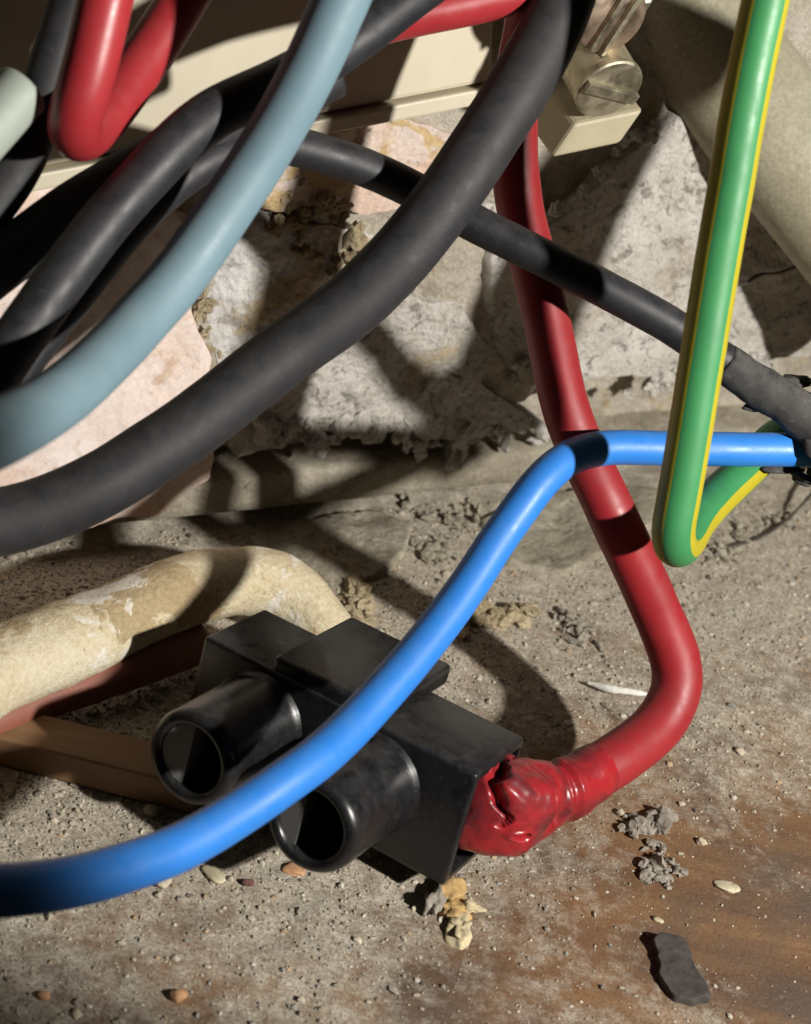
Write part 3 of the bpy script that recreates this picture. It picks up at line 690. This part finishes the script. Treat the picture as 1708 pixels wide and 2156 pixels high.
def slab(poly, z, H, mat, label, seed, rough=.8, seg=120, rings=26, name='plaster_slab', cat='plaster'):
    Q = np.array([on_z(x, y, z)[:2] for x, y in poly]); c = Q.mean(0); n = len(Q)
    ln = np.linalg.norm(np.roll(Q, -1, 0)-Q, axis=1); cum = np.concatenate([[0], np.cumsum(ln)]); B = []
    for k in range(seg):
        t = k/seg*cum[-1]; i = min(np.searchsorted(cum, t, 'right')-1, n-1); f = (t-cum[i])/ln[i]; B.append(Q[i]*(1-f)+Q[(i+1) % n]*f)
    B = np.array(B); B = .5*B+.25*(np.roll(B, 1, 0)+np.roll(B, -1, 0))
    nz = fbm(np.stack([B[:, 0], B[:, 1], 0*B[:, 0]+seed], 1), 6, seed, 3); dd = B-c; B = B+dd/np.linalg.norm(dd, axis=1)[:, None]*(nz*1.4)[:, None]
    V = []
    for i in range(rings+1):
        t = i/rings; rr = t/.8*.96 if t < .8 else .96+.04*math.sin((t-.8)/.2*math.pi/2); h = 0 if t < .8 else -H*((t-.8)/.2)**1.5
        q = c+(B-c)*rr; V.append(np.concatenate([q, np.full((seg, 1), z+h)], 1))
    V = np.vstack(V); V[:, 2] += rough*fbm(V+seed*9, 9, seed, 5, .55)
    F = [(i*seg+j, i*seg+(j+1) % seg, (i+1)*seg+(j+1) % seg, (i+1)*seg+j) for i in range(rings) for j in range(seg)]
    return tag(mesh(name, V, F, mat), label, cat)
slab([(1373, 1975), (1395, 1962), (1442, 1972), (1462, 2020), (1484, 2062), (1500, 2100), (1462, 2108), (1420, 2092), (1392, 2045)], 1.3, 1.9, M_chip, 'dark charcoal flake lying on the bare timber at lower right', 15, .5, name='charcoal_flake', cat='flake')
slab([(1010, 1090), (1150, 1040), (1290, 1015), (1420, 1030), (1400, 1090), (1280, 1160), (1180, 1205), (1070, 1180)], 1.4, 3, M_ledge, 'flat pale plaster slab on the floor behind the red wire', 5)
slab([(520, 1130), (640, 1090), (780, 1070), (880, 1100), (840, 1180), (740, 1230), (620, 1190)], 1.2, 3, M_ledge, 'flat pale plaster slab above the bend of the spattered pipe', 7)
# rubble heap of mortar between the wall foot and the connector
cluster('mortar_heap', [(700, 1175), (735, 1215), (748, 1265), (762, 1310)], 114, .4, 2.59, M_rub, 'heap of ochre mortar crumbs beside the bend of the spattered pipe', 'mortar crumbs', 71)
cluster('mortar_heap', [(960, 1325), (1010, 1300), (1060, 1310), (1110, 1290)], 114, .4, 3.17, M_rub, 'largest heap of cream mortar crumbs between the blue wire and red wire', 'mortar crumbs', 72)
cluster('mortar_heap', [(1190, 1300), (1215, 1330), (1235, 1360)], 40, .5, 2.0, M_fluff, 'patch of grey crumbs inside the bend of the red wire', 'mortar crumbs', 73)
cluster('mortar_heap', [(860, 1062), (910, 1085), (965, 1105), (1000, 1060)], 64, .4, 2.16, M_ledge, 'scatter of whitish crumbs above the middle of the blue wire', 'mortar crumbs', 74)
cluster('mortar_heap', [(880, 1160), (930, 1150), (900, 1190)], 45, .4, 1.73, M_ledge, 'small pile of pale crumbs just left of the blue wire', 'mortar crumbs', 75)
cluster('mortar_heap', [(1500, 1180), (1560, 1130), (1640, 1090), (1680, 1120)], 60, .4, 1.6, M_ledge, 'scatter of pale crumbs right of the earth wire loop', 'mortar crumbs', 76)
lump('mortar_lump', 690, 1180, (2.4, 2.0, 2.6), M_rub, 'single upright mortar lump above the bend of the spattered pipe', 'mortar lump', 61, .4, 4, .5, None, .4)

# fine grit that nobody could count
def grit():
    n = 120000
    X = RNG.uniform(-120, 200, n); Y = RNG.uniform(185, 470, n)
    dsy = dust_amount(X, Y); keep = RNG.random(n) < np.clip((dsy-.08)**1.6*1.15, .04, 1)
    keep &= (wall_dist(X, Y) > 0)
    X, Y = X[keep], Y[keep]; m = len(X); H = floor_h(X, Y)
    bm = bmesh.new(); bmesh.ops.create_icosphere(bm, subdivisions=1, radius=1.0)
    bv = np.array([v.co[:] for v in bm.verts]); bf = np.array([[v.index for v in f.verts] for f in bm.faces]); bm.free()
    size = np.clip(RNG.lognormal(-1.72, .55, m), .09, 1.0)
    near = np.exp(-((X+40)**2/3600+(Y-290)**2/3000)); size *= 1+.25*near
    jit = RNG.uniform(.65, 1.35, (m, len(bv), 1)); an = RNG.uniform(.6, 1.4, (m, 1, 3))
    V = bv[None]*jit*an*size[:, None, None]; V[:, :, 2] *= .7
    V += np.stack([X, Y, H+size*.25], 1)[:, None, :]
    F = (bf[None]+(np.arange(m)*len(bv))[:, None, None]).reshape(-1, 3)
    pal = np.array([(.50, .44, .34), (.42, .37, .29), (.34, .30, .235), (.56, .51, .42), (.25, .21, .165), (.42, .30, .18), (.28, .28, .25), (.09, .075, .06)])
    pi = RNG.choice(len(pal), m, p=[.22, .25, .19, .13, .09, .05, .06, .01]); colr = pal[pi]*RNG.uniform(.75, 1.05, (m, 1))
    cc = np.concatenate([np.repeat(colr, len(bv), 0), np.ones((m*len(bv), 1))], 1)
    g_ = mesh('grit', V.reshape(-1, 3), F, M_grit, attrs={'tint': ('FLOAT_COLOR', cc)}, origin=np.zeros(3), smooth=False)
    tag(g_, 'fine mortar grit and dust scattered over the floor', 'grit', kind='stuff')
grit()
